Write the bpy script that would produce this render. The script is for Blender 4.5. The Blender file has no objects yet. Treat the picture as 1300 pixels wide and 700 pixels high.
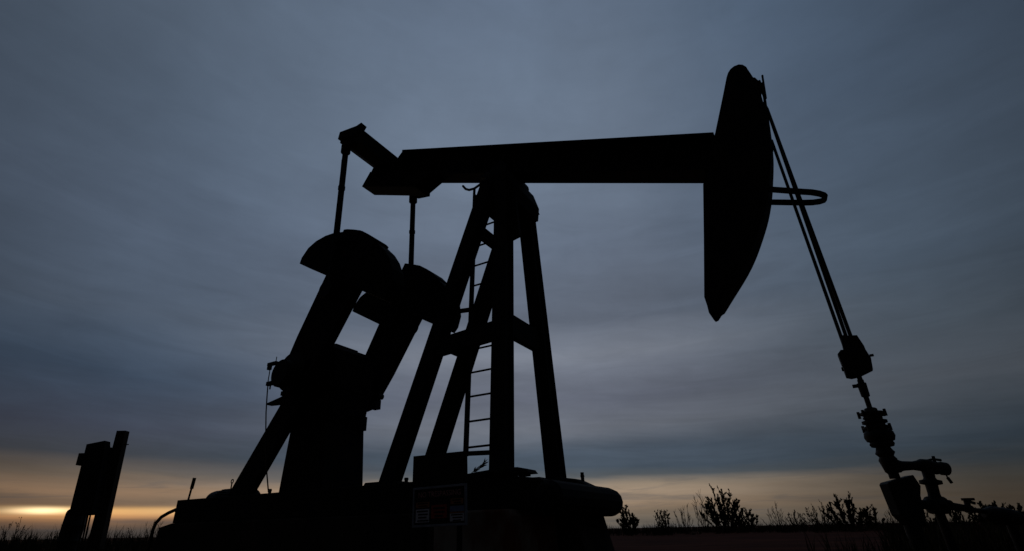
import bpy, bmesh, math, random
from mathutils import Vector, Matrix
R = math.radians
S = bpy.context.scene
COL = S.collection
random.seed(7)

# ------------------------------------------------------------------ camera
CAM_H = 0.36
PITCH, ROLL, FPX = 26.306, 1.1044, 655.263
cd = bpy.data.cameras.new('camera')
cam = bpy.data.objects.new('camera', cd); COL.objects.link(cam)
cd.sensor_width = 36.0
cd.lens = 36.0 * FPX / 1300.0
cd.shift_x = 28.66 / 1300.0
cd.clip_start = 0.05; cd.clip_end = 20000
p_, r_ = R(PITCH), R(ROLL)
R0 = Vector((1, 0, 0)); U0 = Vector((0, -math.sin(p_), math.cos(p_))); F0 = Vector((0, math.cos(p_), math.sin(p_)))
cx = R0 * math.cos(r_) - U0 * math.sin(r_)
cy = R0 * math.sin(r_) + U0 * math.cos(r_)
m = Matrix((cx, cy, -F0)).transposed().to_4x4()
m.translation = Vector((0, 0, CAM_H))
cam.matrix_world = m
S.camera = cam
S.render.resolution_x = 1024; S.render.resolution_y = 551

# ------------------------------------------------------------------ sky
SUN_AZ, SUN_EL = -38.9, 2.0          # degrees from +Y (view direction), left is negative
w = bpy.data.worlds.new('World'); S.world = w; w.use_nodes = True
nt = w.node_tree; nt.nodes.clear()
def N(t, **k):
    n = nt.nodes.new(t)
    for a, b in k.items(): setattr(n, a, b)
    return n
def lk(a, b): nt.links.new(a, b)
def setin(n, i, v):
    if hasattr(v, 'is_linked') or isinstance(v, bpy.types.NodeSocket): lk(v, n.inputs[i])
    else: n.inputs[i].default_value = v
def M_(op, a, b=0.0, c=None, clamp=False):
    n = N('ShaderNodeMath', operation=op, use_clamp=clamp)
    setin(n, 0, a); setin(n, 1, b)
    if c is not None: setin(n, 2, c)
    return n.outputs[0]
def srgb(r, g, b):
    f = lambda c: (c/255)/12.92 if c/255 <= 0.04045 else (((c/255)+0.055)/1.055)**2.4
    return (f(r), f(g), f(b), 1)
def ramp(fac, stops, interp='LINEAR'):
    n = N('ShaderNodeValToRGB'); n.color_ramp.interpolation = interp
    e = n.color_ramp.elements
    while len(e) > 1: e.remove(e[-1])
    e[0].position = stops[0][0]; e[0].color = stops[0][1]
    for p, c in stops[1:]:
        q = e.new(p); q.color = c
    lk(fac, n.inputs[0]); return n.outputs[0]
def mixc(f, a, b, mode='MIX'):
    n = N('ShaderNodeMix', data_type='RGBA', blend_type=mode)
    setin(n, 0, f); setin(n, 6, a); setin(n, 7, b); return n.outputs[2]
tc = N('ShaderNodeTexCoord')
sep = N('ShaderNodeSeparateXYZ'); lk(tc.outputs['Generated'], sep.inputs[0])
dx, dy, dz = sep.outputs
el = M_('MULTIPLY', M_('ARCSINE', dz), 180 / math.pi)            # elevation, degrees
az = M_('MULTIPLY', M_('ARCTAN2', dx, dy), 180 / math.pi)        # azimuth, degrees
def noise(vec, scale, detail=4, rough=0.5, dist=0.0):
    n = N('ShaderNodeTexNoise'); lk(vec, n.inputs['Vector'])
    n.inputs['Scale'].default_value = scale; n.inputs['Detail'].default_value = detail
    n.inputs['Roughness'].default_value = rough; n.inputs['Distortion'].default_value = dist
    return n.outputs[0]
# layered cloud coordinates: long streaks close to level, compressed towards the horizon
elw = M_('POWER', M_('ADD', M_('MAXIMUM', el, 0.0), 1.0), 0.62)
tilt = M_('ADD', elw, M_('MULTIPLY', az, 0.010))
cv = N('ShaderNodeCombineXYZ'); lk(M_('MULTIPLY', az, 0.022), cv.inputs[0]); lk(tilt, cv.inputs[1])
n1 = noise(cv.outputs[0], 0.75, 5, 0.52, 0.5)
cv2 = N('ShaderNodeCombineXYZ'); lk(M_('MULTIPLY', az, 0.05), cv2.inputs[0]); lk(M_('ADD', M_('MULTIPLY', tilt, 1.6), 7.3), cv2.inputs[1])
n2 = noise(cv2.outputs[0], 0.9, 4, 0.55, 0.3)
n3 = noise(tc.outputs['Generated'], 5.0, 4, 0.5, 0.4)
# warped elevation, so that band edges wander
warp = M_('MULTIPLY', M_('SUBTRACT', n2, 0.5), M_('ADD', M_('MULTIPLY', M_('MAXIMUM', el, 0.0), 0.10), 1.3))
ele = M_('ADD', el, warp)
ef = M_('DIVIDE', ele, 60.0, clamp=True)
E_ = lambda d: d / 60.0
AZC, ELC = R(-3), R(36)
def gain_at(a, e):
    a, e = R(a), R(e)
    d = math.cos(e)*math.sin(a)*math.sin(AZC)*math.cos(ELC) + math.cos(e)*math.cos(a)*math.cos(AZC)*math.cos(ELC) + math.sin(e)*math.sin(ELC)
    return max(d, 0)**2.9*0.945 + 0.055
def column(a, stops):                    # cloud colours along one azimuth, as albedo of the deck under the gain below
    return ramp(ef, [(E_(e), tuple(min(1, c/gain_at(a, e)) for c in srgb(*q)[:3]) + (1,)) for e, q in stops])
left = column(-39, [(0.0, (62, 58, 56)), (0.75, (68, 62, 58)), (1.25, (104, 82, 66)), (1.7, (120, 92, 68)), (2.5, (104, 86, 72)), (3.0, (108, 91, 76)),
    (3.7, (131, 107, 86)), (4.2, (120, 101, 84)), (5.0, (95, 87, 79)), (6.5, (54, 62, 71)), (9.0, (52, 61, 76)), (13.5, (54, 69, 87)),
    (19.0, (73, 85, 101)), (27.0, (77, 89, 106)), (38.0, (80, 93, 110)), (48.0, (84, 97, 114)), (58.0, (84, 97, 114))])
mid = column(14, [(0.0, (82, 80, 78)), (0.9, (112, 102, 90)), (2.0, (142, 122, 102)), (3.3, (158, 139, 119)), (3.9, (150, 135, 118)),
    (4.7, (84, 90, 95)), (5.6, (69, 80, 92)), (7.0, (71, 82, 95)), (9.5, (101, 106, 116)), (12.7, (94, 99, 112)), (15.5, (107, 113, 126)), (17.3, (116, 122, 134)),
    (20.9, (94, 102, 116)), (29.0, (96, 107, 124)), (38.0, (104, 117, 135)), (48.0, (100, 114, 133)), (58.0, (92, 106, 126))])
right = column(44, [(0.0, (60, 54, 47)), (1.5, (67, 59, 50)), (3.0, (60, 58, 54)), (4.5, (46, 52, 57)), (6.0, (47, 56, 65)), (8.5, (60, 67, 75)), (11.0, (71, 77, 85)),
    (15.0, (67, 76, 86)), (21.0, (68, 80, 94)), (29.0, (70, 83, 99)), (38.0, (70, 84, 102)), (48.0, (72, 87, 106)), (58.0, (74, 89, 108))])
lf = N('ShaderNodeMapRange', interpolation_type='SMOOTHSTEP'); lk(az, lf.inputs[0])
lf.inputs[1].default_value = -2; lf.inputs[2].default_value = -40
rf = N('ShaderNodeMapRange', interpolation_type='SMOOTHSTEP'); lk(az, rf.inputs[0])
rf.inputs[1].default_value = 15; rf.inputs[2].default_value = 45
base = mixc(rf.outputs[0], mixc(lf.outputs[0], mid, left), right)
cvb = N('ShaderNodeCombineXYZ'); lk(M_('MULTIPLY', az, 0.10), cvb.inputs[0]); lk(M_('MULTIPLY', el, 1.15), cvb.inputs[1])
nb = noise(cvb.outputs[0], 1.0, 6, 0.6, 0.8)
bar = N('ShaderNodeMapRange', interpolation_type='SMOOTHSTEP'); lk(nb, bar.inputs[0]); bar.inputs[1].default_value = 0.50; bar.inputs[2].default_value = 0.68
lowb = N('ShaderNodeMapRange', interpolation_type='SMOOTHSTEP'); lk(el, lowb.inputs[0]); lowb.inputs[1].default_value = 6.5; lowb.inputs[2].default_value = 3.5
base = mixc(M_('MULTIPLY', M_('MULTIPLY', bar.outputs[0], lowb.outputs[0]), 0.42), base, (0.17, 0.175, 0.19, 1))
# cloud streaks
calm = N('ShaderNodeMapRange'); lk(el, calm.inputs[0]); calm.inputs[1].default_value = 12; calm.inputs[2].default_value = 42; calm.inputs[3].default_value = 0.55; calm.inputs[4].default_value = 0.16
st = M_('ADD', 1.0, M_('MULTIPLY', M_('SUBTRACT', n1, 0.5), calm.outputs[0]))
st = M_('MULTIPLY', st, M_('ADD', 1.0, M_('MULTIPLY', M_('SUBTRACT', n2, 0.5), M_('MULTIPLY', calm.outputs[0], 0.7))))
st = M_('MULTIPLY', st, M_('ADD', 1.0, M_('MULTIPLY', M_('SUBTRACT', n3, 0.5), 0.24)))
cv4 = N('ShaderNodeCombineXYZ'); lk(M_('MULTIPLY', az, 0.085), cv4.inputs[0]); lk(M_('ADD', M_('MULTIPLY', tilt, 2.3), 3.1), cv4.inputs[1])
n4 = noise(cv4.outputs[0], 1.0, 7, 0.6, 0.9)
st = M_('MULTIPLY', st, M_('ADD', 1.0, M_('MULTIPLY', M_('SUBTRACT', n4, 0.5), M_('MULTIPLY', calm.outputs[0], 0.85))))
n5 = noise(tc.outputs['Generated'], 16.0, 6, 0.6, 0.6)
st = M_('MULTIPLY', st, M_('ADD', 1.0, M_('MULTIPLY', M_('SUBTRACT', n5, 0.5), 0.10)))
# lens vignette painted into the sky colour; dark in the east behind the camera
cdv = (math.sin(AZC) * math.cos(ELC), math.cos(AZC) * math.cos(ELC), math.sin(ELC))
dp = N('ShaderNodeVectorMath', operation='DOT_PRODUCT'); lk(tc.outputs['Generated'], dp.inputs[0]); dp.inputs[1].default_value = cdv
lobe = M_('POWER', M_('MAXIMUM', dp.outputs[1], 0.0), 2.9)
lobe = M_('ADD', M_('MULTIPLY', lobe, 0.945), 0.055)
gain = M_('MULTIPLY', lobe, st)
sky = mixc(1.0, base, gain, 'MULTIPLY')
# the gap under the cloud where the sun has just gone behind
def gauss(x, c, s):
    t = M_('DIVIDE', M_('SUBTRACT', x, c), s)
    return M_('POWER', math.e, M_('MULTIPLY', M_('MULTIPLY', t, t), -1.0))
elg = M_('ADD', el, M_('MULTIPLY', M_('SUBTRACT', n2, 0.5), 0.5))
def glow(azc, azs, elc, els, col, k):
    g = M_('MULTIPLY', M_('MULTIPLY', gauss(az, azc, azs), gauss(elg, elc, els)), k)
    c = N('ShaderNodeRGB'); c.outputs[0].default_value = col
    return mixc(1.0, c.outputs[0], g, 'MULTIPLY')
for a in [(-38.7, 1.9, 2.05, .22, (1.0, .80, .46, 1), 1.1), (-35.5, 6.2, 2.0, .32, (1.0, .55, .17, 1), .55),
          (-27, 4.5, 2.0, .34, (1.0, .62, .26, 1), .42), (-36, 9.0, 1.62, .27, (1.0, .44, .14, 1), .26)]:
    sky = mixc(1.0, sky, glow(*a), 'ADD')
ns = N('ShaderNodeTexSky', sky_type='NISHITA'); ns.sun_disc = False
ns.sun_elevation = R(SUN_EL); ns.sun_rotation = R(SUN_AZ); ns.dust_density = 3
veil = mixc(1.0, ns.outputs[0], (0.0005, 0.0005, 0.0005, 1), 'MULTIPLY')   # a trace of clear sky through the deck
sky = mixc(1.0, sky, veil, 'ADD')
below = N('ShaderNodeMapRange'); lk(dz, below.inputs[0]); below.inputs[1].default_value = -0.02; below.inputs[2].default_value = 0.0
sky = mixc(below.outputs[0], (0.004, 0.0035, 0.003, 1), sky)
bg = N('ShaderNodeBackground'); lk(sky, bg.inputs[0]); bg.inputs[1].default_value = 1.0
ow = N('ShaderNodeOutputWorld'); lk(bg.outputs[0], ow.inputs[0])

# the veiled sun, low in the west: almost nothing of it reaches the ground
sd = bpy.data.lights.new('sun', 'SUN'); sd.energy = 0.05; sd.angle = R(8); sd.color = (1, .72, .42)
sun = bpy.data.objects.new('sun', sd); COL.objects.link(sun)
sv = Vector((math.sin(R(SUN_AZ)) * math.cos(R(SUN_EL)), math.cos(R(SUN_AZ)) * math.cos(R(SUN_EL)), math.sin(R(SUN_EL))))
sun.rotation_euler = sv.to_track_quat('Z', 'Y').to_euler()
S.view_settings.view_transform = 'Standard'; S.view_settings.look = 'None'
S.view_settings.exposure = 0; S.view_settings.gamma = 1

# ------------------------------------------------------------------ materials
def material(name, c1, c2=None, scale=6.0, rough=0.7, spec=0.2, metal=0.0, bump=0.0, contrast=(0.4, 0.65), stretch=None):
    mt = bpy.data.materials.new(name); mt.use_nodes = True
    t = mt.node_tree; b = t.nodes['Principled BSDF']
    b.inputs['Roughness'].default_value = rough; b.inputs['Specular IOR Level'].default_value = spec
    b.inputs['Metallic'].default_value = metal
    co = t.nodes.new('ShaderNodeTexCoord'); mp = t.nodes.new('ShaderNodeMapping')
    if stretch: mp.inputs['Scale'].default_value = stretch
    t.links.new(co.outputs['Object'], mp.inputs[0])
    nz = t.nodes.new('ShaderNodeTexNoise'); nz.inputs['Scale'].default_value = scale; nz.inputs['Detail'].default_value = 7
    nz.inputs['Roughness'].default_value = 0.6
    t.links.new(mp.outputs[0], nz.inputs['Vector'])
    rp = t.nodes.new('ShaderNodeValToRGB'); e = rp.color_ramp.elements
    e[0].position, e[1].position = contrast
    e[0].color = (*c1, 1); e[1].color = (*(c2 or [c * 1.5 for c in c1]), 1)
    t.links.new(nz.outputs[0], rp.inputs[0]); t.links.new(rp.outputs[0], b.inputs['Base Color'])
    if bump:
        bp = t.nodes.new('ShaderNodeBump'); bp.inputs['Strength'].default_value = bump; bp.inputs['Distance'].default_value = .02
        t.links.new(nz.outputs[0], bp.inputs['Height']); t.links.new(bp.outputs[0], b.inputs['Normal'])
    return mt
STEEL = material('weathered_black_paint', (.016, .016, .017), (.032, .025, .021), 5, .85, .06, bump=.2)
DARK = material('oily_dark_steel', (.012, .012, .013), (.026, .021, .018), 9, .65, .15, bump=.2)
CABLE = material('wire_rope', (.02, .02, .02), None, 60, .7, .15)
CONC = material('stained_concrete', (.42, .37, .30), (.20, .075, .045), 2.6, .95, .1, bump=.5, contrast=(.42, .62), stretch=(1, 1, .45))
DARKCONC = material('dark_concrete', (.035, .03, .027), (.07, .055, .045), 2.2, .95, .05, bump=.5)  # darker concrete tone for the rear and back blocks
WHITE = material('faded_white_paint', (.78, .78, .82), (.6, .6, .6), 12, .8, .1)
NOTICE_RED = material('faded_red_print', (.5, .05, .03), (.36, .04, .03), 14, .8, .1)
NOTICE_RUST = material('faded_orange_print', (.5, .2, .09), (.36, .13, .07), 14, .8, .1)
NOTICE_BLUE = material('faded_blue_print', (.26, .32, .48), (.18, .23, .36), 14, .8, .1)
BOARD = material('dark_sign_board', (.02, .018, .018), (.03, .022, .02), 8, .8, .08)
LETTER = material('faded_pink_lettering', (.75, .36, .34), (.55, .24, .22), 30, .8, .1)
WOOD = material('weathered_timber', (.035, .028, .022), (.06, .048, .038), 4, .9, .08, stretch=(1, 1, .1), bump=.3)
BARK = material('shrub_bark', (.03, .024, .018), (.05, .04, .03), 8, .95, .05)
LEAF = material('dusty_leaf', (.03, .036, .018), (.05, .055, .028), 3, .9, .05)
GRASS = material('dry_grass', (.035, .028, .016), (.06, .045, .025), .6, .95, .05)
RUBBER = material('black_hose_rubber', (.012, .012, .012), None, 20, .7, .15)

# ------------------------------------------------------------------ mesh helpers
def frame_of(d, ref=None):
    d = d.normalized()
    ref = Vector(ref) if ref is not None else (Vector((0, 0, 1)) if abs(d.z) < .95 else Vector((1, 0, 0)))
    a = ref.cross(d)
    if a.length < 1e-5: a = Vector((1, 0, 0)).cross(d)
    a.normalize(); b = d.cross(a); return a, b
class MB:
    def __init__(s): s.bm = bmesh.new()
    def loft(s, rings, caps=True):
        vs = [[s.bm.verts.new(p) for p in r] for r in rings]; n = len(vs[0])
        for i in range(len(vs) - 1):
            for k in range(n):
                s.bm.faces.new((vs[i][k], vs[i][(k+1) % n], vs[i+1][(k+1) % n], vs[i+1][k]))
        if caps:
            s.bm.faces.new(vs[0][::-1]); s.bm.faces.new(vs[-1])
        return s
    def bar(s, p0, p1, wa, wb, ref=None, t1=1.0):     # rectangular member
        p0, p1 = Vector(p0), Vector(p1); a, b = frame_of(p1 - p0, ref)
        rg = []
        for p, k in ((p0, 1), (p1, t1)):
            rg.append([p + a*x*wa/2*k + b*y*wb/2*k for x, y in ((-1,-1),(1,-1),(1,1),(-1,1))])
        return s.loft(rg)
    def hbeam(s, p0, p1, fl, dp, t=.03, ref=None):   # H section: flange width fl (along a), depth dp (along b)
        p0, p1 = Vector(p0), Vector(p1); a, b = frame_of(p1 - p0, ref)
        f, h, q = fl/2, dp/2, t/2
        pr = [(-f,-h),(f,-h),(f,-h+t),(q,-h+t),(q,h-t),(f,h-t),(f,h),(-f,h),(-f,h-t),(-q,h-t),(-q,-h+t),(-f,-h+t)]
        return s.loft([[p + a*x + b*y for x, y in pr] for p in (p0, p1)])
    def cyl(s, p0, p1, r0, r1=None, n=20):
        return s.lathe(p0, p1, [(0, r0), (1, r0 if r1 is None else r1)], n)
    def lathe(s, p0, p1, prof, n=24):                # prof: (fraction along axis, radius)
        p0, p1 = Vector(p0), Vector(p1); a, b = frame_of(p1 - p0)
        rg = []
        for f, r in prof:
            c = p0.lerp(p1, f)
            rg.append([c + a*r*math.cos(2*math.pi*k/n) + b*r*math.sin(2*math.pi*k/n) for k in range(n)])
        return s.loft(rg)
    def tube(s, pts, r, n=10, r1=None):
        pts = [Vector(p) for p in pts]; rg = []; a = None
        for i, p in enumerate(pts):
            d = (pts[min(i+1, len(pts)-1)] - pts[max(i-1, 0)]).normalized()
            if a is None: a, _ = frame_of(d)
            a = (a - d * a.dot(d)).normalized(); b = d.cross(a)
            q = r if r1 is None else r + (r1 - r) * i / (len(pts)-1)
            rg.append([p + a*q*math.cos(2*math.pi*k/n) + b*q*math.sin(2*math.pi*k/n) for k in range(n)])
        return s.loft(rg)
    def prism(s, poly, v0, v1, T=None, bev=0.0):     # polygon in (u, w), extruded along v
        bm = bmesh.new()
        a = [bm.verts.new((x, v0, z)) for x, z in poly]; b = [bm.verts.new((x, v1, z)) for x, z in poly]
        n = len(poly)
        bm.faces.new(a); bm.faces.new(b[::-1])
        for k in range(n): bm.faces.new((a[k], b[k], b[(k+1) % n], a[(k+1) % n]))
        bmesh.ops.recalc_face_normals(bm, faces=bm.faces)
        if bev: bmesh.ops.bevel(bm, geom=[e for e in bm.edges if abs(e.verts[0].co.y - e.verts[1].co.y) < 1e-6], offset=bev, segments=2, profile=.6, affect='EDGES', clamp_overlap=True)
        if T is not None: bm.transform(T)
        me = bpy.data.meshes.new('tmp'); bm.to_mesh(me); bm.free(); s.bm.from_mesh(me); bpy.data.meshes.remove(me); return s
    def box(s, c, sz, T=None, bev=.01):
        x, y, z = c; a, b, h = sz[0]/2, sz[1]/2, sz[2]/2
        return s.prism([(x-a, z-h), (x+a, z-h), (x+a, z+h), (x-a, z+h)], y-b, y+b, T, bev)
    def quad(s, *ps): s.bm.faces.new([s.bm.verts.new(p) for p in ps]); return s
    def build(s, name, mat, parent=None, smooth=False):
        bmesh.ops.recalc_face_normals(s.bm, faces=s.bm.faces)
        me = bpy.data.meshes.new(name); s.bm.to_mesh(me); s.bm.free(); me.materials.append(mat)
        if smooth:
            for p in me.polygons: p.use_smooth = True
            me.set_sharp_from_angle(angle=R(40))
        o = bpy.data.objects.new(name, me); COL.objects.link(o)
        if parent is not None: o.parent = parent
        return o
def tag(o, label=None, cat=None, group=None, kind=None):
    if label: o['label'] = label
    if cat: o['category'] = cat
    if group: o['group'] = group
    if kind: o['kind'] = kind
    return o
def empty(name, loc, rz=0.0):
    o = bpy.data.objects.new(name, None); COL.objects.link(o); o.location = loc; o.rotation_euler = (0, 0, rz)
    o.empty_display_size = .3; return o

# ------------------------------------------------------------------ ground
g = bmesh.new()
rs = [0, 1, 2, 3, 4.5, 6, 8, 10, 13, 16, 20, 25, 31, 38, 48, 60, 80, 110, 160, 250, 500, 1200, 4000, 9000]
na = 72; prev = None; c0 = g.verts.new((0, 0, 0))
rnd = random.Random(3)
for r in rs[1:]:
    ring = []
    for k in range(na):
        a = 2*math.pi*k/na; x, y = r*math.cos(a), r*math.sin(a)
        z = 0.0 if r > 200 else rnd.uniform(-.025, .015) * min(1, r/6)
        if 20 < r < 90 and x > 4 and y > 0: z += .06 * math.exp(-((r-38)/14)**2) * (0.6 + .4*math.sin(a*23))
        ring.append(g.verts.new((x, y, z)))
    for k in range(na):
        if prev is None: g.faces.new((c0, ring[k], ring[(k+1) % na]))
        else: g.faces.new((prev[k], ring[k], ring[(k+1) % na], prev[(k+1) % na]))
    prev = ring
me = bpy.data.meshes.new('ground'); g.to_mesh(me); g.free()
for p in me.polygons: p.use_smooth = True
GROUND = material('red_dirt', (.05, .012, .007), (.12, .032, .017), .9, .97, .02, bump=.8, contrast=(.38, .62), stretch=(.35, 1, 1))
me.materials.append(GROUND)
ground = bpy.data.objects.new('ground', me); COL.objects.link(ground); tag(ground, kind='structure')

# ------------------------------------------------------------------ pumpjack
# local frame: x along the beam towards the well, y across it (away from the camera), z up
ZS = 0.895                                   # top of the skid
PX, PY, PAZ = 0.3354, 6.6793, -R(31.9055)
H = 4.2; TAU = R(22.3555); PH = H + 0.5767
pj = empty('pumpjack', (PX, PY, 0), PAZ)
tag(pj, 'large black pumpjack with tilted walking beam and raised counterweights, centre of the view', 'pumpjack')
def L(u, v, w): return Vector((u, v, w + ZS))
def BM(s, v, n):                             # beam coordinates (along, across, normal)
    return L(s*math.cos(TAU) + n*math.sin(TAU), v, PH - s*math.sin(TAU) + n*math.cos(TAU))
TB = Matrix.Translation(L(0, 0, PH)) @ Matrix.Rotation(TAU, 4, 'Y')
TL = Matrix.Translation((0, 0, ZS))

# skid
sk = MB()
for sy in (-1, 1): sk.prism([(-5.95,-.34),(.72,-.34),(.84,-.28),(.84,-.14),(.66,-.06),(.2,-.002),(-5.95,-.002)], sy*.72-.11, sy*.72+.11, TL, .012)
skid = sk.build('skid', STEEL, pj)
for x in (-5.8, -4.6, -3.0, -1.9, -.4, .45):
    MB().box((x, 0, ZS-.17), (.2, 1.21, .28)).build('cross_member', STEEL, skid)
MB().prism([(-6.02, -.03), (-1.0, -.03), (-1.0, .004), (-6.02, .004)], -.60, .60, TL, .008).build('deck_plate', STEEL, skid)
pp = MB(); pp.lathe(L(.76, -.9, -.245), L(.77, 1.05, -.245), [(0, .06), (.01, .12), (.04, .165), (.86, .165), (.92, .155), (.96, .125), (.985, .085), (1, .04)], 14)
pp.build('pull_pipe', STEEL, skid)
hp = MB()
for i in range(5): hp.lathe(L(-5.97, -.8, -.30+.055*i), L(-5.97, -.45, -.30+.055*i), [(0, .01), (.1, .035), (.9, .035), (1, .01)], 10)
hp.build('coiled_cable', RUBBER, skid, True)
# lumps on the skid in front of the post
MB().prism([(-.2,-.004),(.62,-.05),(.45,.03),(.25,.06),(-.2,.06)], .55, .84, TL, .03).build('post_shoe', STEEL, skid)
MB().prism([(-.35,-.004),(.56,-.004),(.53,.035),(.42,.06),(.2,.065),(-.1,.045),(-.35,.02)], -.84, -.62, TL, .02).build('post_shoe', STEEL, skid)
MB().prism([(-2.1,-.004),(-1.5,-.004),(-1.55,.06),(-2.05,.06)], -.55, .55, TL, .01).build('post_shoe', STEEL, skid)
MB().box((.38, -.6, ZS+.02), (.10, .10, .07)).build('grease_box', STEEL, skid)
for u, v, h in ((.50, .70, .11), (-2.75, -.5, .085), (-1.12, -.80, .05), (-3.72, -.75, .06)):
    MB().cyl(L(u, v, -.02), L(u, v, h), .022).cyl(L(u, v, h*.5), L(u, v, h*.5+.02), .026).build('bolt', DARK, skid)

# samson post
legs = [((-1.79, -.375, 0), (-.115, -.369, H)), ((-1.79, .375, 0), (-.115, .369, H)),
        ((.141, -.689, 0), (.099, -.327, H)), ((.141, .689, 0), (.099, .327, H))]
hd = MB()
hd.prism([(-.30, 3.80), (.27, 3.80), (.30, 4.02), (.22, 4.30), (-.16, 4.30), (-.36, 3.93)], -.42, .42, TL, .015)
post = hd.build('samson_post', STEEL, pj)
def at_w(leg, w_):
    a, b = Vector(leg[0]), Vector(leg[1]); p = a.lerp(b, w_/H); return L(*p)
for i, lg in enumerate(legs):
    lb = MB(); lb.hbeam(L(*lg[0]), L(*lg[1]), .205, .205, .022, (0, 1, 0) if i < 2 else (0, 1, 0)); 
    a, b = L(*lg[0]), L(*lg[1]); lb.bar(a.lerp(b, .0), b, .135, .150, (0, 1, 0))
    o = lb.build('leg', STEEL, post)
    MB().box((lg[0][0], lg[0][1], ZS+.02), (.36, .34, .04)).build('foot_plate', STEEL, o)
def brace(i, j, w_, hgt, thk):
    a, b = at_w(legs[i], w_), at_w(legs[j], w_)
    br = MB(); br.bar(a, b, thk, hgt, (0, 0, 1)); br.build('brace', STEEL, post)
brace(0, 1, 1.86, .14, .10); brace(2, 3, 1.85, .30, .10); brace(0, 2, 1.76, .24, .10)
for i, j in ((2, 3), (3, 2)):                # gussets where the cross brace meets the front legs
    a = at_w(legs[i], 1.85); d = 1 if legs[i][0][1] < 0 else -1
    g_ = MB(); g_.loft([[a + Vector((x, d*.08, -.18)), a + Vector((x, d*.33, -.08)), a + Vector((x, d*.33, .08)), a + Vector((x, d*.08, .27))] for x in (-.02, .02)])
    g_.build('gusset', STEEL, post)
MB().bar(at_w(legs[0], 3.50), at_w(legs[1], 3.50), .10, .18, (0, 0, 1)).build('brace', STEEL, post)
MB().prism([(.0, 3.08), (.34, 3.14), (.30, 3.81), (.0, 3.81)], -.39, -.31, TL, .01).build('top_plate', STEEL, post)
MB().prism([(.0, 3.95), (.28, 3.95), (.20, 4.22), (.0, 4.32)], .30, .47, TL, .01).build('cap_bracket', STEEL, post)

# ladder
ld = MB()
lv = -.3
def stile(w_): return -.62 + w_*(.175/4.0)
for du in (0, .40): ld.bar(L(stile(.30)+du, lv, .30), L(stile(4.15)+du, lv, 4.15), .05, .05, (0, 1, 0))
lad = ld.build('ladder', STEEL, pj)
for k in range(12):
    w_ = .40 + .315*k
    MB().cyl(L(stile(w_), lv, w_), L(stile(w_)+.40, lv, w_), .0135, n=8).build('rung', STEEL, lad)
MB().bar(L(stile(.33), lv, .33), L(-.12, -.12, .33), .06, .05, (0, 0, 1)).build('bracket', STEEL, lad)
MB().bar(L(stile(2.25), lv, 2.25), L(-.75, -.36, 2.25), .05, .05, (0, 0, 1)).build('bracket', STEEL, lad)
MB().tube([L(-.47, lv, 3.95), L(-.46, lv, 4.20), L(-.455, lv, 4.28)], .022).tube([L(-.78, -.15, 4.56), L(-.68, -.22, 4.42), L(-.57, -.28, 4.32), L(-.455, lv, 4.29), L(-.36, -.3, 4.32), L(-.25, -.25, 4.42)], .02).build('grease_line', DARK, pj, True)

# walking beam
wb = MB()
HB = .263
wb.prism([(-2.50, .10), (-2.40, HB-.03), (3.14, HB-.03), (3.14, -HB+.03), (-2.3, -HB+.03)], -.06, .06, TB, 0)
for n0, n1 in ((HB-.035, HB), (-HB, -HB+.035)):
    a = -2.46 if n0 > 0 else -2.3
    wb.prism([(a, n0), (3.14, n0), (3.14, n1), (a, n1)], -.17, .17, TB, .006)
for s_ in (-1.6, -.5, 0, .5, 1.7, 2.6):
    wb.prism([(s_-.012, -HB+.036), (s_+.012, -HB+.036), (s_+.012, HB-.036), (s_-.012, HB-.036)], -.165, .165, TB, 0)
beam = wb.build('walking_beam', STEEL, pj)
MB().prism([(-2.50, .10), (-2.44, .24), (-2.41, .24), (-2.3, -.25), (-2.5, -.25)], -.168, .168, TB, .004).build('end_plate', STEEL, beam)
MB().prism([(-3.03, -.25), (-3.10, -.572), (-1.66, -.566), (-1.37, -.268), (-2.3, -.262)], -.25, .10, TB, .008).build('tail_bearing_housing', STEEL, beam)
MB().prism([(-3.02, -.24), (-3.0, -.05), (-2.44, .05), (-2.44, -.24)], -.235, .09, TB, .006).build('tail_bearing_saddle', STEEL, beam)
MB().cyl(L(.02, -.36, PH-.36), L(.02, .36, PH-.36), .15).prism([(-.3, -.37), (.3, -.37), (.22, -.266), (-.22, -.266)], -.2, .2, TB, .01).build('saddle_bearing', DARK, beam, True)
for s_ in (-1.2, .9, 2.3): MB().cyl(BM(s_, -.175, .1), BM(s_, .175, .1), .02, n=8).build('bolt', DARK, beam)

# horsehead
near_o = [(3.153, .281), (3.139, .837), (3.130, 1.10), (3.135, 1.17), (3.155, 1.225), (3.19, 1.262), (3.24, 1.28), (3.29, 1.268), (3.34, 1.225)]
face_c = [(3.36, 1.19), (3.46, 1.03), (3.575, .80), (3.70, .43), (3.79, .06), (3.84, -.28), (3.868, -.58), (3.862, -.90), (3.80, -1.355), (3.655, -1.82), (3.585, -2.03)]
def crom(p, k=5):                            # smooth curve through points
    o = []
    for i in range(len(p)-1):
        a, b, c, d = p[max(i-1, 0)], p[i], p[i+1], p[min(i+2, len(p)-1)]
        for j in range(k):
            t = j/k
            o.append(tuple(.5*((2*b[m]) + (c[m]-a[m])*t + (2*a[m]-5*b[m]+4*c[m]-d[m])*t*t + (3*b[m]-a[m]-3*c[m]+d[m])*t**3) for m in (0, 1)))
    return o + [p[-1]]
face_o = crom(face_c)
back_o = [(3.56, -2.05), (3.535, -2.03), (3.50, -1.95), (3.452, -1.86), (3.30, -1.128), (3.155, -.45), (3.146, -.1)]
ol = near_o + face_o + back_o
hh = MB(); hh.prism(ol, -.135, .135, TB, 0)
head = hh.build('horsehead', STEEL, pj)
fp = MB()
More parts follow.
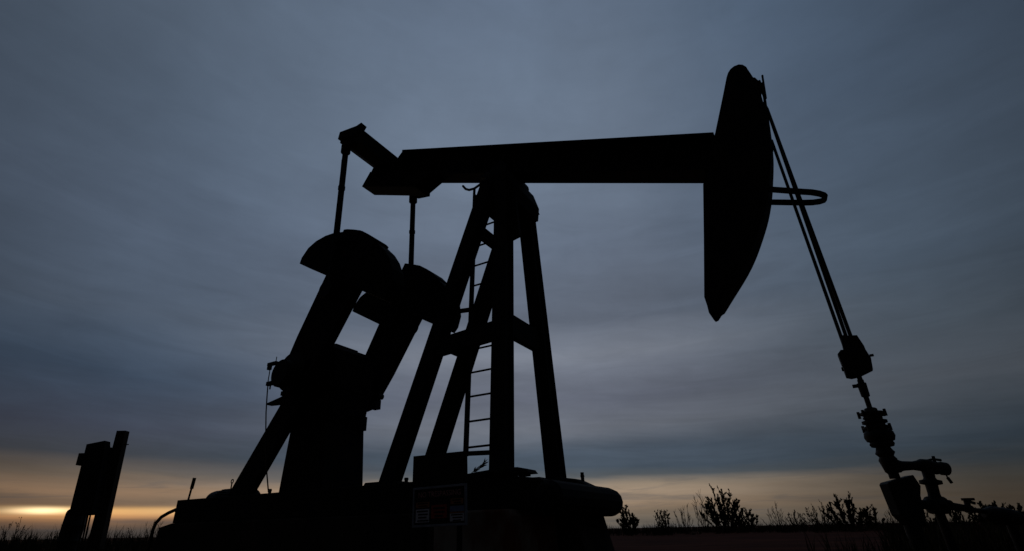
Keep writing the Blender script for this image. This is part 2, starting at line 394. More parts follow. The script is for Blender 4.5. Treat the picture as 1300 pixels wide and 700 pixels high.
inner = [(s_-.05, n_) for s_, n_ in face_o[12:-2]]; outer = [(s_+.012, n_) for s_, n_ in face_o[12:-2]]; outer[-1] = inner[-1] = (face_o[-3][0]-.01, face_o[-3][1])
inner = inner[:-1]
fp.prism(outer + inner[::-1], -.15, .15, TB, 0); fp.build('wrap_plate', STEEL, head)
hpz = -.53
pts = [BM(3.80, -.13, hpz+.03)]
for k in range(9):
    a = -math.pi/2 + math.pi*k/8
    pts.append(BM(4.20 + .22*math.cos(a), .125*math.sin(a)*1.0, hpz))
pts.append(BM(3.80, .13, hpz))
hb_ = MB(); rg = []
nn = (BM(0, 0, 1) - BM(0, 0, 0)).normalized()
for i, p in enumerate(pts):
    d = (pts[min(i+1, len(pts)-1)] - pts[max(i-1, 0)]).normalized(); a = nn.cross(d).normalized()
    rg.append([p + a*.007 + nn*.034, p - a*.007 + nn*.034, p - a*.007 - nn*.034, p + a*.007 - nn*.034])
hb_.loft(rg); hb_.build('cable_guard', STEEL, head)
MB().prism([(3.40, 1.09), (3.48, .97), (3.53, .93), (3.53, 1.0), (3.46, 1.08)], -.10, .10, TB, .008).build('wireline_anchor', STEEL, head)
MB().cyl(BM(3.60, .05, .86), BM(3.50, .05, 1.22), .012, n=8).cyl(BM(3.55, .05, 1.0), BM(3.52, .05, 1.1), .02, n=8).build('cable_end', CABLE, head)

# equalizer and pitman arms
eq = MB(); eq.prism([(-3.08, .03), (-2.60, .14), (-2.50, -.14), (-2.80, -.20), (-3.02, -.15)], -1.08, .93, TB, .012)
equal = eq.build('equalizer', STEEL, pj)
for sy in (-1,):
    MB().prism([(-3.05, -.1), (-2.62, -.05), (-2.58, .12), (-2.56, .21), (-2.66, .15), (-3.08, .05)], sy*1.06-.07, sy*1.06+.07, TB, .006).build('end_cap', STEEL, equal)
HUB = (-3.48, 1.72)
e_ = Vector((.50, .866)); t_ = Vector((.866, -.50))
def CK(a, b): return (HUB[0] + e_.x*a + t_.x*b, HUB[1] + e_.y*a + t_.y*b)
pin = CK(1.36, .06)
TOPU, TOPW = -2.8295, H + 1.5487
for sy in (-1, 1):
    pt = MB(); v_ = sy*.9437
    a, b = L(TOPU, v_, TOPW), L(pin[0], v_, pin[1])
    pt.cyl(a, b, .052, n=16)
    arm = pt.build('pitman_arm', STEEL, pj, True)
    MB().cyl(a.lerp(b, -.015), a.lerp(b, .035), .085, n=16).build('upper_clevis', STEEL, arm, True)
    q = a.lerp(b, .30 if sy < 0 else .28)
    MB().cyl(q, q + (b-a).normalized()*.06, .062, n=14).build('clamp', STEEL, arm, True)
    MB().cyl(L(pin[0], v_-.11, pin[1]), L(pin[0], v_+.11, pin[1]), .135, n=24).build('wrist_pin_bearing', DARK, arm, True)
    if sy < 0:
        off = Vector((-.075, 0, 0))
        MB().cyl(a.lerp(b, .08)+off, a.lerp(b, .28)+off*.8, .009, n=6).build('grease_line', DARK, arm)

# cranks and counterweights
prof = [(1.20, 1.57), (1.225, 1.68), (1.18, 1.88), (1.06, 2.04), (.88, 2.18), (.70, 2.27), (.45, 2.345), (.22, 2.39)]
for sy in (-1, 1):
    vc = sy*.742
    poly = [CK(-.18, -.30), CK(.48, -.37), CK(1.57, -.42), CK(2.25, -.44 if sy < 0 else -.36), CK(2.25, .44), CK(1.57, .42), CK(.48, .37), CK(-.18, .30), CK(-.30, .16), CK(-.34, 0), CK(-.30, -.16)]
    ck = MB(); ck.prism(poly, vc-.08, vc+.08, TL, .012)
    crank = ck.build('crank', STEEL, pj)
    for side in (-1, 1):
        low = sy > 0 and side < 0; da = -.40 if low else 0.0
        poly = [CK(a+da, side*b) for b, a in prof] + [CK(2.41+da, side*.02), CK(1.57+da, side*.02)]
        cw = MB(); cw.prism(poly, vc-.13, vc+.13, TL, .012)
        # auxiliary plate standing proud on the rim
        rim = [CK(a+.035+da, side*b) for b, a in ((.44, 2.34), (.36, 2.365), (.2, 2.39), (.02, 2.41))] + [CK(2.25+da, side*.02), CK(2.15+da, side*.44)]
        if sy > 0 and side > 0: rim = [CK(a+.035, b) for b, a in ((.53, 2.31), (.36, 2.365), (.2, 2.39), (0, 2.41), (-.2, 2.39), (-.40, 2.36))] + [CK(2.0, -.40), CK(2.0, .5)]
        cw.prism(rim, vc-.15, vc+.15, TL, .004)
        o = cw.build('counterweight', STEEL, crank)
        for a in (1.7, 2.05):
            q = CK(a+da, side*.3)
            MB().cyl(L(q[0], vc-.17, q[1]), L(q[0], vc+.17, q[1]), .04, n=6).build('bolt', DARK, o)
    MB().cyl(L(HUB[0], vc-.15, HUB[1]), L(HUB[0], vc+.15, HUB[1]), .31 if sy < 0 else .25, n=32).build('hub', DARK, crank, True)
fr = MB(); fr.cyl(L(-2.63, .60, 2.08), L(-2.99, .60, 1.60), .012, n=8); fr.build('tie_rod', STEEL, pj)
lug = MB(); lug.box((-3.2, .60, ZS+1.50), (.3, .12, .12)).box((-3.10, .6, ZS+1.42), (.12, .14, .16)).cyl(L(-3.02, .54, 1.55), L(-3.02, .66, 1.55), .05, n=10); lug.build('brake_lug', DARK, pj)

# gearbox on its pedestal
gx = MB()
gx.prism([(-4.02, 1.02), (-3.10, 1.02), (-3.04, 1.15), (-2.97, 1.6), (-2.97, 1.95), (-3.03, 2.13), (-3.14, 2.23), (-3.35, 2.30), (-3.6, 2.30), (-3.85, 2.15), (-4.05, 1.8), (-4.08, 1.3)], -.50, .36, TL, .05)
gbx = gx.build('gearbox', STEEL, pj)
MB().prism([(-4.12, 1.50), (-2.965, 1.50), (-2.955, 1.57), (-4.12, 1.57)], -.55, .39, TL, .006).build('flange', STEEL, gbx)
MB().prism([(-3.5, 2.26), (-3.22, 2.24), (-3.22, 2.285), (-3.5, 2.325)], -.3, .2, TL, .008).build('inspection_cover', STEEL, gbx)
MB().cyl(L(-3.4, -.25, 2.28), L(-3.4, -.25, 2.345), .03, n=10).build('breather', DARK, gbx)
MB().cyl(L(HUB[0], -.98, HUB[1]), L(HUB[0], .95, HUB[1]), .13, n=24).build('crankshaft', DARK, gbx, True)
MB().prism([(-3.97, .006), (-3.02, .006), (-3.12, 1.02), (-3.90, 1.02)], -.42, .40, TL, .02).build('pedestal', STEEL, gbx)
MB().box((-3.11, .30, ZS+1.06), (.14, .16, .22)).build('bracket', STEEL, gbx)
pe = MB(); pe.cyl(L(-3.44, -1.10, 1.64), L(-3.44, -.98, 1.64), .21, n=32)
pe.cyl(L(-3.44, -1.12, 1.64), L(-3.44, -1.10, 1.64), .18, n=28)
enc = pe.build('position_sensor', DARK, pj, True)
MB().box((-3.69, -1.08, ZS+1.83), (.20, .06, .05)).box((-3.755, -1.08, ZS+1.79), (.05, .06, .09)).cyl(L(-3.73, -1.08, 1.53), L(-3.735, -1.08, 1.82), .008, n=6).cyl(L(-3.62, -1.08, 1.84), L(-3.62, -1.08, 1.93), .007, n=6).build('sensor_arm', DARK, enc)
MB().box((-3.68, -1.08, ZS+1.52), (.11, .06, .06)).cyl(L(-3.655, -1.08, 1.43), L(-3.655, -1.08, 1.5), .012, n=6).build('cable_gland', DARK, enc)
MB().tube([L(-3.69, -1.1, 1.50), L(-3.67, -1.1, 1.36), L(-3.62, -1.1, 1.08), L(-3.52, -1.1, .68), L(-3.40, -1.1, .30), L(-3.27, -1.1, -.02)], .009, 8).build('sensor_cable', RUBBER, pj, True)

# belt guard and motor
bgd = MB()
bgd.prism([(-4.88, .02), (-4.36, .02), (-3.42, 1.30), (-3.40, 1.55), (-3.60, 1.72), (-3.78, 1.62), (-3.86, 1.40)], -.66, -.54, TL, .012)
MB().prism([(-4.50, 1.405), (-4.50, 1.44), (-4.20, 1.49), (-3.80, 1.58), (-3.80, 1.36)], -.50, -.40, TL, .004).build('guard_tip', STEEL, pj)
bgd.build('belt_guard', STEEL, pj)
mo = MB(); mo.lathe(L(-5.92, -.25, -.03), L(-4.80, -.25, -.03), [(0, .05), (.01, .15), (.06, .18), (.12, .19), (.9, .19), (.97, .18), (1, .07)], 28)
mot = mo.build('motor', DARK, pj, True)
fn = MB()
for k in range(16):
    a = math.pi*k/15; y, z = math.cos(a), math.sin(a)
    fn.bar(L(-5.6, -.25+y*.19, z*.19-.03), L(-4.95, -.25+y*.19, z*.19-.03), .012, .03, (0, y, z))
fn.build('cooling_fins', DARK, mot)
MB().tube([L(-5.45+.03*math.cos(a), -.25, .29+.03*math.sin(a)) for a in [i*math.pi/6 for i in range(13)]], .009, 6).cyl(L(-5.45, -.25, .1), L(-5.45, -.25, .265), .012, n=6).build('lifting_eye', DARK, mot)
MB().box((-5.3, -.25, ZS-.01), (.7, .5, .05)).build('motor_base', STEEL, mot)
bl = MB(); bl.cyl(L(-5.872, -.7, -.05), L(-5.83, -.7, .30), .016, n=8).cyl(L(-5.84, -.7, .17), L(-5.822, -.7, .34), .027, n=10); bl.build('brake_lever', STEEL, pj, True)

# bridle: wire lines, carrier bar and polished rod
RW = 3.6384
b0 = BM(3.60, 0, .73)
for du, r_w, top, vv in ((-.03, .016, BM(3.77, 0, .22), 0), (.005, .016, BM(3.635, .0, .70), 0), (.04, .017, BM(3.64, .03, .70), .03)):
    MB().tube([top, L(RW+du*1.1, vv*.8, .93 if du < 0 else 1.05)], r_w, 8).build('wire_line', CABLE, pj, True)
MB().tube([BM(3.49, 0, 1.1), BM(3.59, .0, .85), BM(3.705, .01, .42), BM(3.80, .0, .06)], .016, 8).build('wire_line', CABLE, pj, True)
cb = MB()
cb.prism([(RW-.06, .85), (RW-.045, 1.06), (RW-.01, 1.085), (RW+.09, 1.07), (RW+.115, .96), (RW+.12, .85)], -.05, .05, TL, .01)
car = cb.build('carrier_bar', DARK, pj)
lc = MB(); lc.prism([(RW-.10, .70), (RW-.11, .92), (RW-.075, .955), (RW+.115, .93), (RW+.135, .84), (RW+.12, .735), (RW+.0, .69), (RW-.06, .685)], -.06, .06, TL, .02)
lc.box((RW+.15, 0, ZS+.87), (.03, .03, .02), None, .004).box((RW-.10, 0, ZS+.78), (.03, .05, .03), None, .004)
lc.build('load_cell', DARK, car, True)
prd = MB(); prd.cyl(L(RW, 0, .30), L(RW, 0, 1.1), .021, n=12)
rod = prd.build('polished_rod', DARK, pj, True)
MB().lathe(L(RW, 0, .50), L(RW, 0, .66), [(0, .022), (.05, .034), (.8, .038), (.82, .026), (1, .026)], 12).box((RW-.05, 0, ZS+.61), (.05, .04, .03)).build('rod_clamp', DARK, rod, True)

# ------------------------------------------------------------------ concrete foundation
cf = empty('concrete_foundation', (PX, PY, 0), PAZ)
tag(cf, 'rust stained concrete block foundation under the pumpjack skid', 'foundation')
MB().prism([(-.577, 0), (.78, 0), (.66, .50), (.58, .552), (-.577, .552)], .0, .90, None, .02).build('rear_block', DARKCONC, cf)
MB().prism([(-.55, 0), (.46, 0), (.43, .49), (.38, .552), (-.55, .552)], -.98, -.02, None, .02).build('front_block', CONC, cf)
MB().prism([(-6.28, 0), (-.58, 0), (-.58, .552), (-5.9, .552), (-6.22, .50)], -.88, .88, None, .02).build('back_block', DARKCONC, cf)

# ------------------------------------------------------------------ sign boards by the post
sb = empty('sign_board', (PX, PY, 0), PAZ)
tag(sb, 'blank dark board on two thin posts above the no trespassing notice', 'board')
VS = -1.4
b_ = MB(); b_.prism([(-.507, .795), (-.51, 1.082), (.170, 1.079), (.176, .785)], VS-.012, VS+.012, None, .004); b_.build('panel', BOARD, sb)
for x in (-.36, .06):
    MB().box((x, VS+.04, .54), (.04, .04, 1.08), None, .004).build('post', STEEL, sb)
ns_ = empty('warning_sign', (PX, PY, 0), PAZ)
tag(ns_, 'dark framed no trespassing sign with red and white notices', 'sign')
x0, x1, z0, z1 = -.452, .186, .412, .762
# slight lean, as bolted on: built square then rotated
TS = Matrix.Translation((-.13, VS-.035, .587)) @ Matrix.Rotation(R(-1.0), 4, 'Y')
def sp(o): o.matrix_local = TS.copy(); return o
W2, H2 = .318, .172
MBs = MB(); MBs.box((0, 0, 0), (W2*2-.02, .010, H2*2-.02), None, .002); sp(MBs.build('plate', BOARD, ns_))
f_ = MB()
for z in (-H2, H2): f_.box((0, -.004, z), (W2*2+.02, .024, .022), None, .003)
for x in (-W2, W2): f_.box((x, -.004, 0), (.02, .024, H2*2-.023), None, .003)
FRAME = material('grey_sign_frame', (.34, .37, .42), (.24, .26, .29), 9, .7, .15)
sp(f_.build('frame', FRAME, ns_))
def text(body, size, x, z, mat, name='lettering', sx=1.0):
    c = bpy.data.curves.new('txt', 'FONT'); c.body = body; c.size = size; c.align_x = 'CENTER'; c.align_y = 'CENTER'; c.extrude = .001; c.resolution_u = 2
    t = bpy.data.objects.new('txt', c); COL.objects.link(t)
    bpy.context.view_layer.update()
    me = bpy.data.meshes.new_from_object(t.evaluated_get(bpy.context.evaluated_depsgraph_get()))
    bpy.data.objects.remove(t); bpy.data.curves.remove(c)
    me.transform(Matrix.Translation((x, -.0075, z)) @ Matrix.Rotation(R(90), 4, 'X') @ Matrix.Diagonal((sx, 1, 1, 1)))
    me.materials.clear(); me.materials.append(mat)
    o = bpy.data.objects.new(name, me); COL.objects.link(o); o.parent = ns_; return sp(o)
text('NO TRESPASSING', .072, 0, .108, LETTER, 'lettering', .93)
def panel(x, z, w_, h_, mat, name): 
    o = MB(); o.box((x, -.0065, z), (w_, .003, h_), None, 0); return sp(o.build(name, mat, ns_))
def lines(x, z, w_, n, dz_, mat, name='fine_print'):
    o = MB()
    for k in range(n): o.box((x + (k % 2)*.008, -.0092, z - k*dz_), (w_ - .03 - .02*((k*7) % 3), .001, dz_*.45), None, 0)
    return sp(o.build(name, mat, ns_))
panel(-.205, .018, .17, .05, NOTICE_RUST, 'notice'); lines(-.205, .03, .16, 2, .024, BOARD)
panel(.215, .030, .15, .05, NOTICE_RUST, 'notice'); lines(.215, .042, .14, 2, .024, BOARD)
panel(0, -.05, .19, .12, NOTICE_RED, 'notice'); lines(0, -.02, .17, 3, .035, BOARD)
panel(-.205, -.08, .17, .12, WHITE, 'notice'); lines(-.205, -.04, .17, 4, .028, BOARD)
panel(.215, -.035, .165, .05, NOTICE_BLUE, 'notice')
panel(.215, -.068, .165, .012, NOTICE_RUST, 'notice')
panel(.215, -.11, .165, .068, WHITE, 'notice'); lines(.215, -.088, .165, 3, .024, BOARD)

# ------------------------------------------------------------------ wellhead
WX, WY = 3.424, 4.756
wh = empty('wellhead', (WX, WY, 0), R(0)); tag(wh, 'dark oil wellhead with stuffing box and side valves below the wire lines', 'wellhead')
ch = MB()
ch.prism([(-.105, .655), (-.09, .672), (.04, .70), (.135, .722), (.165, .635), (.135, .56), (.115, .40), (.09, .33), (-.02, .33), (-.085, .42)], -.06, .06, None, .012)
cas = ch.build('casing_head', DARK, wh)
MB().cyl((.02, 0, -.02), (.02, 0, .34), .06).lathe((.02, 0, 0), (.02, 0, .05), [(0, .11), (1, .11)]).build('casing', DARK, wh, True)
MB().cyl((.012, 0, .70), (.0, 0, .99), .04, n=16).build('tubing', DARK, wh, True)
tee = MB(); tee.lathe((.012, 0, .74), (-.004, 0, .965), [(0, .04), (.08, .055), (.3, .062), (.5, .07), (.62, .055), (.75, .075), (.85, .062), (1, .05)], 18)
tee.cyl((.03, 0, .80), (.075, 0, .80), .055, n=14); tee.build('pumping_tee', DARK, wh, True)
stf = MB(); stf.lathe((0, 0, .955), (.0, 0, 1.30), [(0, .05), (.02, .085), (.08, .095), (.14, .085), (.16, .105), (.26, .118), (.36, .112), (.44, .085), (.47, .105), (.51, .105), (.54, .075), (.58, .075), (.60, .098), (.66, .098), (.68, .07), (.80, .07), (.82, .09), (.88, .09), (.90, .055), (.98, .045), (1, .028)], 16)
stuff = stf.build('stuffing_box', DARK, wh, True)
for k in range(6):
    a = k*math.pi/3 + .3
    for z in (1.12, 1.245): MB().cyl((.10*math.cos(a), .10*math.sin(a), z-.03), (.10*math.cos(a), .10*math.sin(a), z+.03), .012, n=6).build('bolt', DARK, stuff)
MB().cyl((-.02, 0, 1.245), (.115, 0, 1.235), .014, n=6).build('grease_fitting', DARK, stuff)
MB().cyl((0, 0, 1.19), (-.10, -.02, 1.20), .012, n=6).build('grease_fitting', DARK, stuff)
arm = MB(); arm.lathe((.06, 0, .80), (.34, 0, .80), [(0, .03), (.05, .05), (.2, .04), (.5, .036), (.7, .045), (.78, .055), (1, .05)], 14)
armo = arm.build('flow_arm', DARK, wh, True)
va = MB(); va.lathe((.31, 0, .79), (.48, 0, .768), [(0, .04), (.05, .052), (.5, .055), (.55, .046), (.7, .046), (.72, .055), (1, .053)], 14)
valve = va.build('valve', DARK, wh, True)
MB().cyl((.40, 0, .82), (.405, 0, .875), .012, n=8).tube([(.35, 0, .842), (.40, 0, .85), (.46, 0, .84)], .011, 6).build('handle', DARK, valve)
MB().cyl((.455, 0, .74), (.46, 0, .70), .006, n=6).cyl((.46, 0, .70), (.478, 0, .655), .012, n=8).build('plug_chain', DARK, valve)
dn = MB(); dn.lathe((.312, 0, .77), (.285, 0, .49), [(0, .045), (.25, .042), (.3, .05), (.33, .08), (.42, .08), (.45, .045), (.7, .043), (.85, .05), (.9, .07), (1, .08)], 16)
dn.build('down_pipe', DARK, wh, True)
fl = MB(); fl.lathe((.08, 0, .497), (.40, 0, .487), [(0, .036), (.35, .036), (.4, .045), (.55, .05), (.8, .05), (.85, .042), (1, .038)], 16)
fl.lathe((.215, 0, .488), (.35, 0, .486), [(0, .06), (.04, .068), (.3, .068), (.32, .055), (.6, .055), (.62, .068), (.96, .068), (1, .06)], 16)
fl.lathe((.38, 0, .482), (.56, 0, .45), [(0, .04), (.12, .036), (.2, .030), (.7, .028), (.75, .034), (1, .03)], 14)
fl.lathe((.56, 0, .445), (.95, .02, .40), [(0, .02), (.5, .018), (1, .018)], 12); flo = fl.build('flow_line', DARK, wh, True)
MB().lathe((.29, 0, 0), (.28, 0, .48), [(0, .09), (.04, .09), (.05, .035), (.9, .035), (1, .05)], 14).build('support_pipe', DARK, wh, True)
MB().cyl((.535, 0, .45), (.543, 0, .515), .022, n=10).box((.56, 0, .527), (.095, .03, .02), None, .004).bar((.545, 0, .515), (.605, 0, .495), .018, .02).build('handle', DARK, flo)
pc = MB(); 
pc.lathe((.66, .02, .415), (.98, .03, .375), [(0, .03), (.05, .045), (.2, .066), (.6, .068), (.85, .055), (1, .03)], 16)
tag(pc.build('pipe_coupling', DARK), 'short fat dark pipe end at the far right edge beside the wellhead', 'pipe')
bpy.data.objects['pipe_coupling'].location = (WX, WY, 0)
MB().cyl((.85, .02, -.02), (.85, .02, .36), .035, n=12).build('stand', DARK, bpy.data.objects['pipe_coupling'], True)

# ------------------------------------------------------------------ electrical stand, drum, hose on the left
K = 12.0/15.5
es = empty('electrical_stand', (-11.0*K, 12.0, 0)); tag(es, 'leaning electrical control stand with boxes on a tall post, at left', 'control panel')
def EX(x, z): return ((x + 11.0)*K, (z - .36)*K + .36)
def ep(name, pl, v0, v1, mat, par=None, bev=.008):
    o = MB(); o.prism([EX(x, z) for x, z in pl], v0, v1, None, bev); return o.build(name, mat, par or es)
pst = ep('post', [(-11.025, 3.18), (-10.77, 3.18), (-10.56, .1), (-10.92, .1)], .0, .16, WOOD)
ep('board', [(-11.30, 2.70), (-10.98, 2.70), (-10.74, .93), (-11.28, .92)], -.06, -.003, WOOD)
ep('control_box', [(-11.535, 2.76), (-11.05, 2.85), (-10.97, 2.6), (-10.80, .95), (-11.36, .90), (-11.42, .95)], -.26, -.063, STEEL)
ep('meter_box', [(-11.735, 2.532), (-11.486, 2.532), (-11.50, 2.211), (-11.72, 2.211)], -.20, -.05, STEEL)
MB().cyl((EX(-10.73, 2.8)[0], .05, EX(-10.73, 2.8)[1]), (EX(-10.60, 2.8)[0], .05, EX(-10.6, 2.79)[1]), .012, n=6).build('bolt', DARK, es)
MB().cyl((EX(-11.4, 2.5)[0], -.1, EX(-11.4, 2.53)[1]), (EX(-11.4, 2.5)[0], -.1, EX(-11.4, 2.62)[1]), .01, n=6).build('conduit_fitting', DARK, es)
for x in (-11.07, -10.99, -10.925):
    a = EX(x - .03, .95); b = EX(x + .06, -.10)
    MB().cyl((a[0], -.12, a[1]), (b[0], -.12, 0), .017, n=10).build('conduit', STEEL, es, True)
dr = empty('steel_drum', (-9.08, 12.3, 0), 0); tag(dr, 'dark upright steel drum beside the electrical stand, at far left', 'drum')
d_ = MB(); d_.lathe((0, 0, 0), (0, 0, .96), [(0, .20), (.01, .21), (.03, .205), (.32, .205), (.335, .214), (.35, .205), (.64, .205), (.655, .214), (.67, .205), (.9, .20), (.94, .19), (.97, .165), (.99, .11), (1, .02)], 32)
drum = d_.build('body', DARK, dr, True)
MB().cyl((.08, .05, .92), (.08, .05, .965), .03, n=10).build('bung_cap', DARK, drum)

hs = MB(); hs.tube([(-5.36, 9.0, .0), (-5.37, 9.0, .25), (-5.365, 9.0, .47), (-5.345, 9.0, .56), (-5.28, 9.0, .645), (-5.19, 9.02, .705), (-5.08, 9.05, .76), (-4.95, 9.1, .805), (-4.85, 9.15, .83)], .026, 10)
hose = hs.build('hose', RUBBER, None, True); tag(hose, 'black hose arching from the skid end down to the ground', 'hose')

# ------------------------------------------------------------------ vegetation
def shrub(seed, h, wid, nst, thick, leaf, leafsz, label, loc, group):
    """many near-upright stems fanning from one base, side twigs hugging upwards, leaves packed along the stems"""
    rd = random.Random(seed); st_ = MB(); lf_ = MB() if leaf else None
    root = empty('shrub', loc); tag(root, label, 'shrub', group)
    def leaves(p, q, n):
        ax = (q - p).normalized()
        for _ in range(n):
            c = p.lerp(q, rd.random()) + Vector((rd.gauss(0, .02), rd.gauss(0, .02), 0))
            d = (ax*1.6 + Vector((rd.gauss(0, .5), rd.gauss(0, .5), rd.gauss(.5, .3)))).normalized()
            b = d.cross(Vector((rd.gauss(0, 1), rd.gauss(0, 1), rd.gauss(0, 1)))).normalized()
            l = leafsz*rd.uniform(.7, 1.6); w2 = l*.22
            lf_.quad(c, c + d*l*.5 + b*w2, c + d*l, c + d*l*.5 - b*w2)
    for i in range(nst):
        t = (i + .5)/nst*2 - 1; t += rd.uniform(-.15, .15)
        lean = Vector((t*wid, rd.uniform(-.7, .7)*wid, 0))
        hh_ = h*(1 - .45*abs(t)**1.6)*rd.uniform(.72, 1.0)
        p0 = Vector((t*wid*.25, rd.uniform(-.1, .1), -.05)); pts = []
        for k in range(7):
            f = k/6
            pts.append(p0 + lean*(f**.8)*.75 + Vector((rd.gauss(0, .022*h), rd.gauss(0, .022*h), hh_*f)))
        st_.tube(pts, thick, 4, thick*.4)
        for k in range(rd.randint(5, 8)):
            f = rd.uniform(.2, .92); j = min(int(f*6), 5); q = pts[j].lerp(pts[j+1], f*6-j)
            d = (Vector((rd.gauss(0, .42), rd.gauss(0, .4), rd.uniform(.6, 1.2))) + lean.normalized()*.15).normalized()
            ln = hh_*rd.uniform(.10, .26)*(1.15-f*.5)
            e1 = q + d*ln*.5 + Vector((rd.gauss(0, .02), rd.gauss(0, .02), 0)); e2 = e1 + (d + Vector((0, 0, .35))).normalized()*ln*.5
            st_.tube([q, e1, e2], thick*.6, 4, thick*.35)
            if leaf: leaves(q, e2, leaf)
        if leaf:
            for k in range(1, 6): leaves(pts[k], pts[k+1], leaf)
    st_.build('stem', BARK, root)
    if leaf: lf_.build('foliage', LEAF, root)
    return root
def gp(px, dist):                        # ground spot on the horizon line at image column px, dist metres ahead
    return ((px - 621.3)/733.0*dist, dist, 0)
DS = 'bushes along the horizon on the right'
spots = [       # image column, distance, height, half width, stems, stem radius, leaves per piece, label
  (793, 30, 1.35, .55, 11, .018, 7, 'small dense upright bush just right of the skid pipe'),
  (837, 33, 1.20, .50, 8, .016, 2, 'thin leafless bush, first of the bare ones right of the pumpjack'),
  (864, 34, 1.35, .65, 8, .014, 0, 'bare forked twiggy bush left of the tall dense bush'),
  (889, 36, 1.95, .60, 9, .014, 0, 'tallest bare twiggy bush touching the left of the dense bush'),
  (916, 33, 2.20, 1.15, 26, .022, 11, 'largest dense dark bush on the right horizon'),
  (944, 33, 1.25, .75, 12, .018, 5, 'low dense bush leaning against the right of the largest bush'),
  (984, 36, 1.35, .95, 11, .014, 0, 'low bare twiggy bush midway between the two dense bushes'),
  (1008, 38, 1.0, .9, 10, .014, 1, 'lowest sparse bush in the gap before the second dense bush'),
  (1039, 35, 1.25, 1.0, 13, .015, 2, 'sparse twiggy bush just left of the second dense bush'),
  (1073, 31, 1.75, 1.15, 22, .020, 8, 'wide dense bush left of the wellhead'),
  (1103, 31, 1.25, .75, 11, .016, 4, 'small feathery bush between the wide dense bush and wellhead'),
  (1135, 31, 1.05, .9, 10, .014, 0, 'bare twigs half hidden behind the wellhead casing'),
  (1172, 29, 1.0, .9, 11, .014, 1, 'low bare bush behind the wellhead pipes'),
  (1216, 29, 1.0, 1.0, 13, .014, 3, 'scrubby low bush behind the flow line handle'),
  (1264, 27, 1.1, 1.4, 24, .018, 9, 'rounded dense bush behind the pipe end at far right'),
  (1296, 27, 1.0, 1.1, 18, .018, 7, 'dense low bush cut by the right edge of the photo'),
]
for i, (px, dist, h_, wd, nst, th, lf2, lab) in enumerate(spots):
    shrub(100+i, h_*(1.14 if lf2 > 2 else 1.35), wd, nst + (0 if lf2 > 2 else 5), th*1.2, int(lf2*(2.4 if lf2 > 2 else 1.5) + .5), .095, lab, gp(px, dist), DS)
LS = 'bushes along the horizon on the left'
for i, (px, dist, h_, wd, nst, th, lf2, lab) in enumerate([
  (187, 22, .95, .6, 12, .010, 0, 'bare twiggy bush right of the leaning electrical stand'),
  (152, 24, .70, .6, 10, .010, 1, 'small scrubby bush at the foot of the electrical stand'),
  (62, 24, .75, .5, 9, .010, 2, 'small bush just left of the steel drum'),
  (4, 20, 1.05, .6, 10, .011, 1, 'scraggly bush cut by the left edge of the photo')]):
    shrub(300+i, h_*1.1, wd, nst, th*1.2, lf2, .05, lab, gp(px, dist), LS)
# weed growing on the skid beside the post, and one in front of the leg
def weed(loc, lean, h, seed, lab):
    rd = random.Random(seed); o = MB(); e = empty('weed', loc); tag(e, lab, 'weed')
    top = Vector((lean, 0, h)); o.tube([(0, 0, 0), top*.5 + Vector((-.01, 0, 0)), top], .004, 6, .002); o.build('stem', BARK, e)
    f2 = MB()
    for k in range(34):
        t = rd.uniform(.35, 1.0); p = top*t; s_ = 1 if k % 2 else -1
        d = Vector((lean*2 + s_*rd.uniform(.10, .30), rd.gauss(0, .08), rd.uniform(.05, .25))).normalized()
        q = p + d*rd.uniform(.03, .085); n_ = d.cross(Vector((0, 1, .2))).normalized()*.005
        f2.quad(p, p.lerp(q, .5) + n_, q, p.lerp(q, .5) - n_)
    f2.build('leaf', LEAF, e)
def pjw(u, v, w_): return Matrix.Translation((PX, PY, 0)) @ Matrix.Rotation(PAZ, 4, 'Z') @ Vector((u, v, w_))
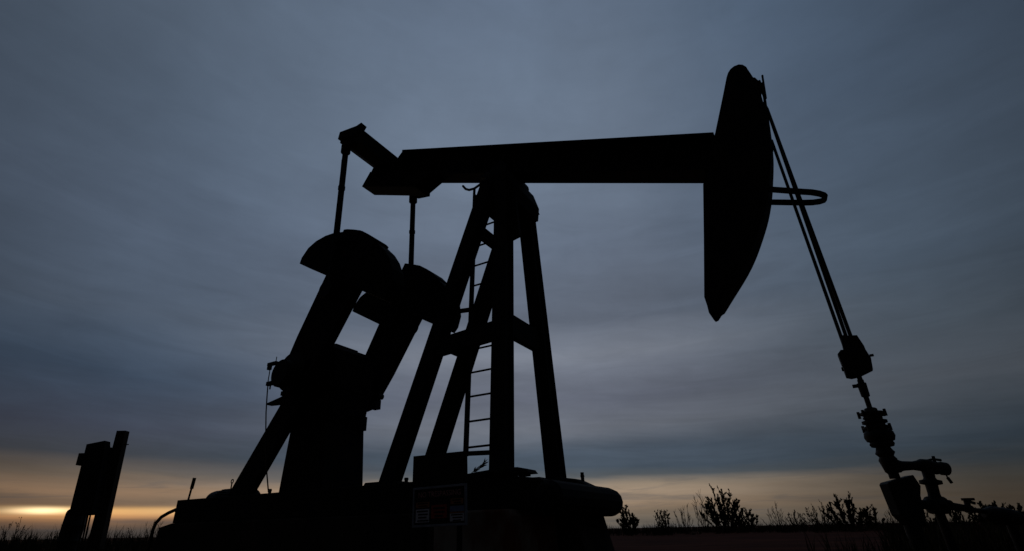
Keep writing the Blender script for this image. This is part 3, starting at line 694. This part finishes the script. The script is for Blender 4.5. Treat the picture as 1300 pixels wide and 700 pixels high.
weed(pjw(.10, -1.30, .84), .17, .13, 1, 'dry weed sprig poking out beside the blank board')
weed(pjw(.27, -.88, .86), .01, .10, 4, 'small weed against the foot of the nearest post leg')
# dry grass: one mass of blades
gr = MB(); rd = random.Random(5)
def blade(x, y, h, wd):
    a = rd.uniform(0, math.pi); dx_, dy_ = math.cos(a)*wd, math.sin(a)*wd
    lx, ly = rd.gauss(0, .22)*h, rd.gauss(0, .22)*h
    b0, b1 = gr.bm.verts.new((x-dx_, y-dy_, -.02)), gr.bm.verts.new((x+dx_, y+dy_, -.02))
    c0, c1 = gr.bm.verts.new((x+lx*.4-dx_*.7, y+ly*.4-dy_*.7, h*.6)), gr.bm.verts.new((x+lx*.4+dx_*.7, y+ly*.4+dy_*.7, h*.6))
    t = gr.bm.verts.new((x+lx, y+ly, h))
    gr.bm.faces.new((b0, b1, c1, c0)); gr.bm.faces.new((c0, c1, t))
def tuft(x, y, hs_, n, wd):
    for _ in range(n): blade(x + rd.gauss(0, .10), y + rd.gauss(0, .10), hs_*rd.uniform(.5, 1.2), wd)
for _ in range(900):                     # left: taller grass
    y = rd.uniform(12, 34); px = rd.uniform(-40, 300); x = (px - 621.3)/733*y
    tuft(x, y, rd.choice((.2, .28, .34, .40, .5, .66)), rd.randint(4, 10), .005 + y*.0002)
for _ in range(1500):                    # right: low
    y = rd.uniform(27, 60); px = rd.uniform(690, 1360); x = (px - 621.3)/733*y
    tuft(x, y, rd.choice((.14, .2, .26, .32, .40, .5, .62)), rd.randint(4, 11), .006 + y*.0003)
for _ in range(700):                     # weeds round the wellhead and its flow line
    y = rd.uniform(5.6, 26)**1.0; px = rd.uniform(1120, 1380); x = (px - 621.3)/733*y
    tuft(x, y, rd.choice((.16, .22, .26, .30, .36)), 9, .004 + y*.0003)
for _ in range(70):
    tuft(WX + rd.uniform(-.5, 1.3), WY + rd.uniform(-.1, .8), rd.choice((.18, .26, .34)), 9, .005)
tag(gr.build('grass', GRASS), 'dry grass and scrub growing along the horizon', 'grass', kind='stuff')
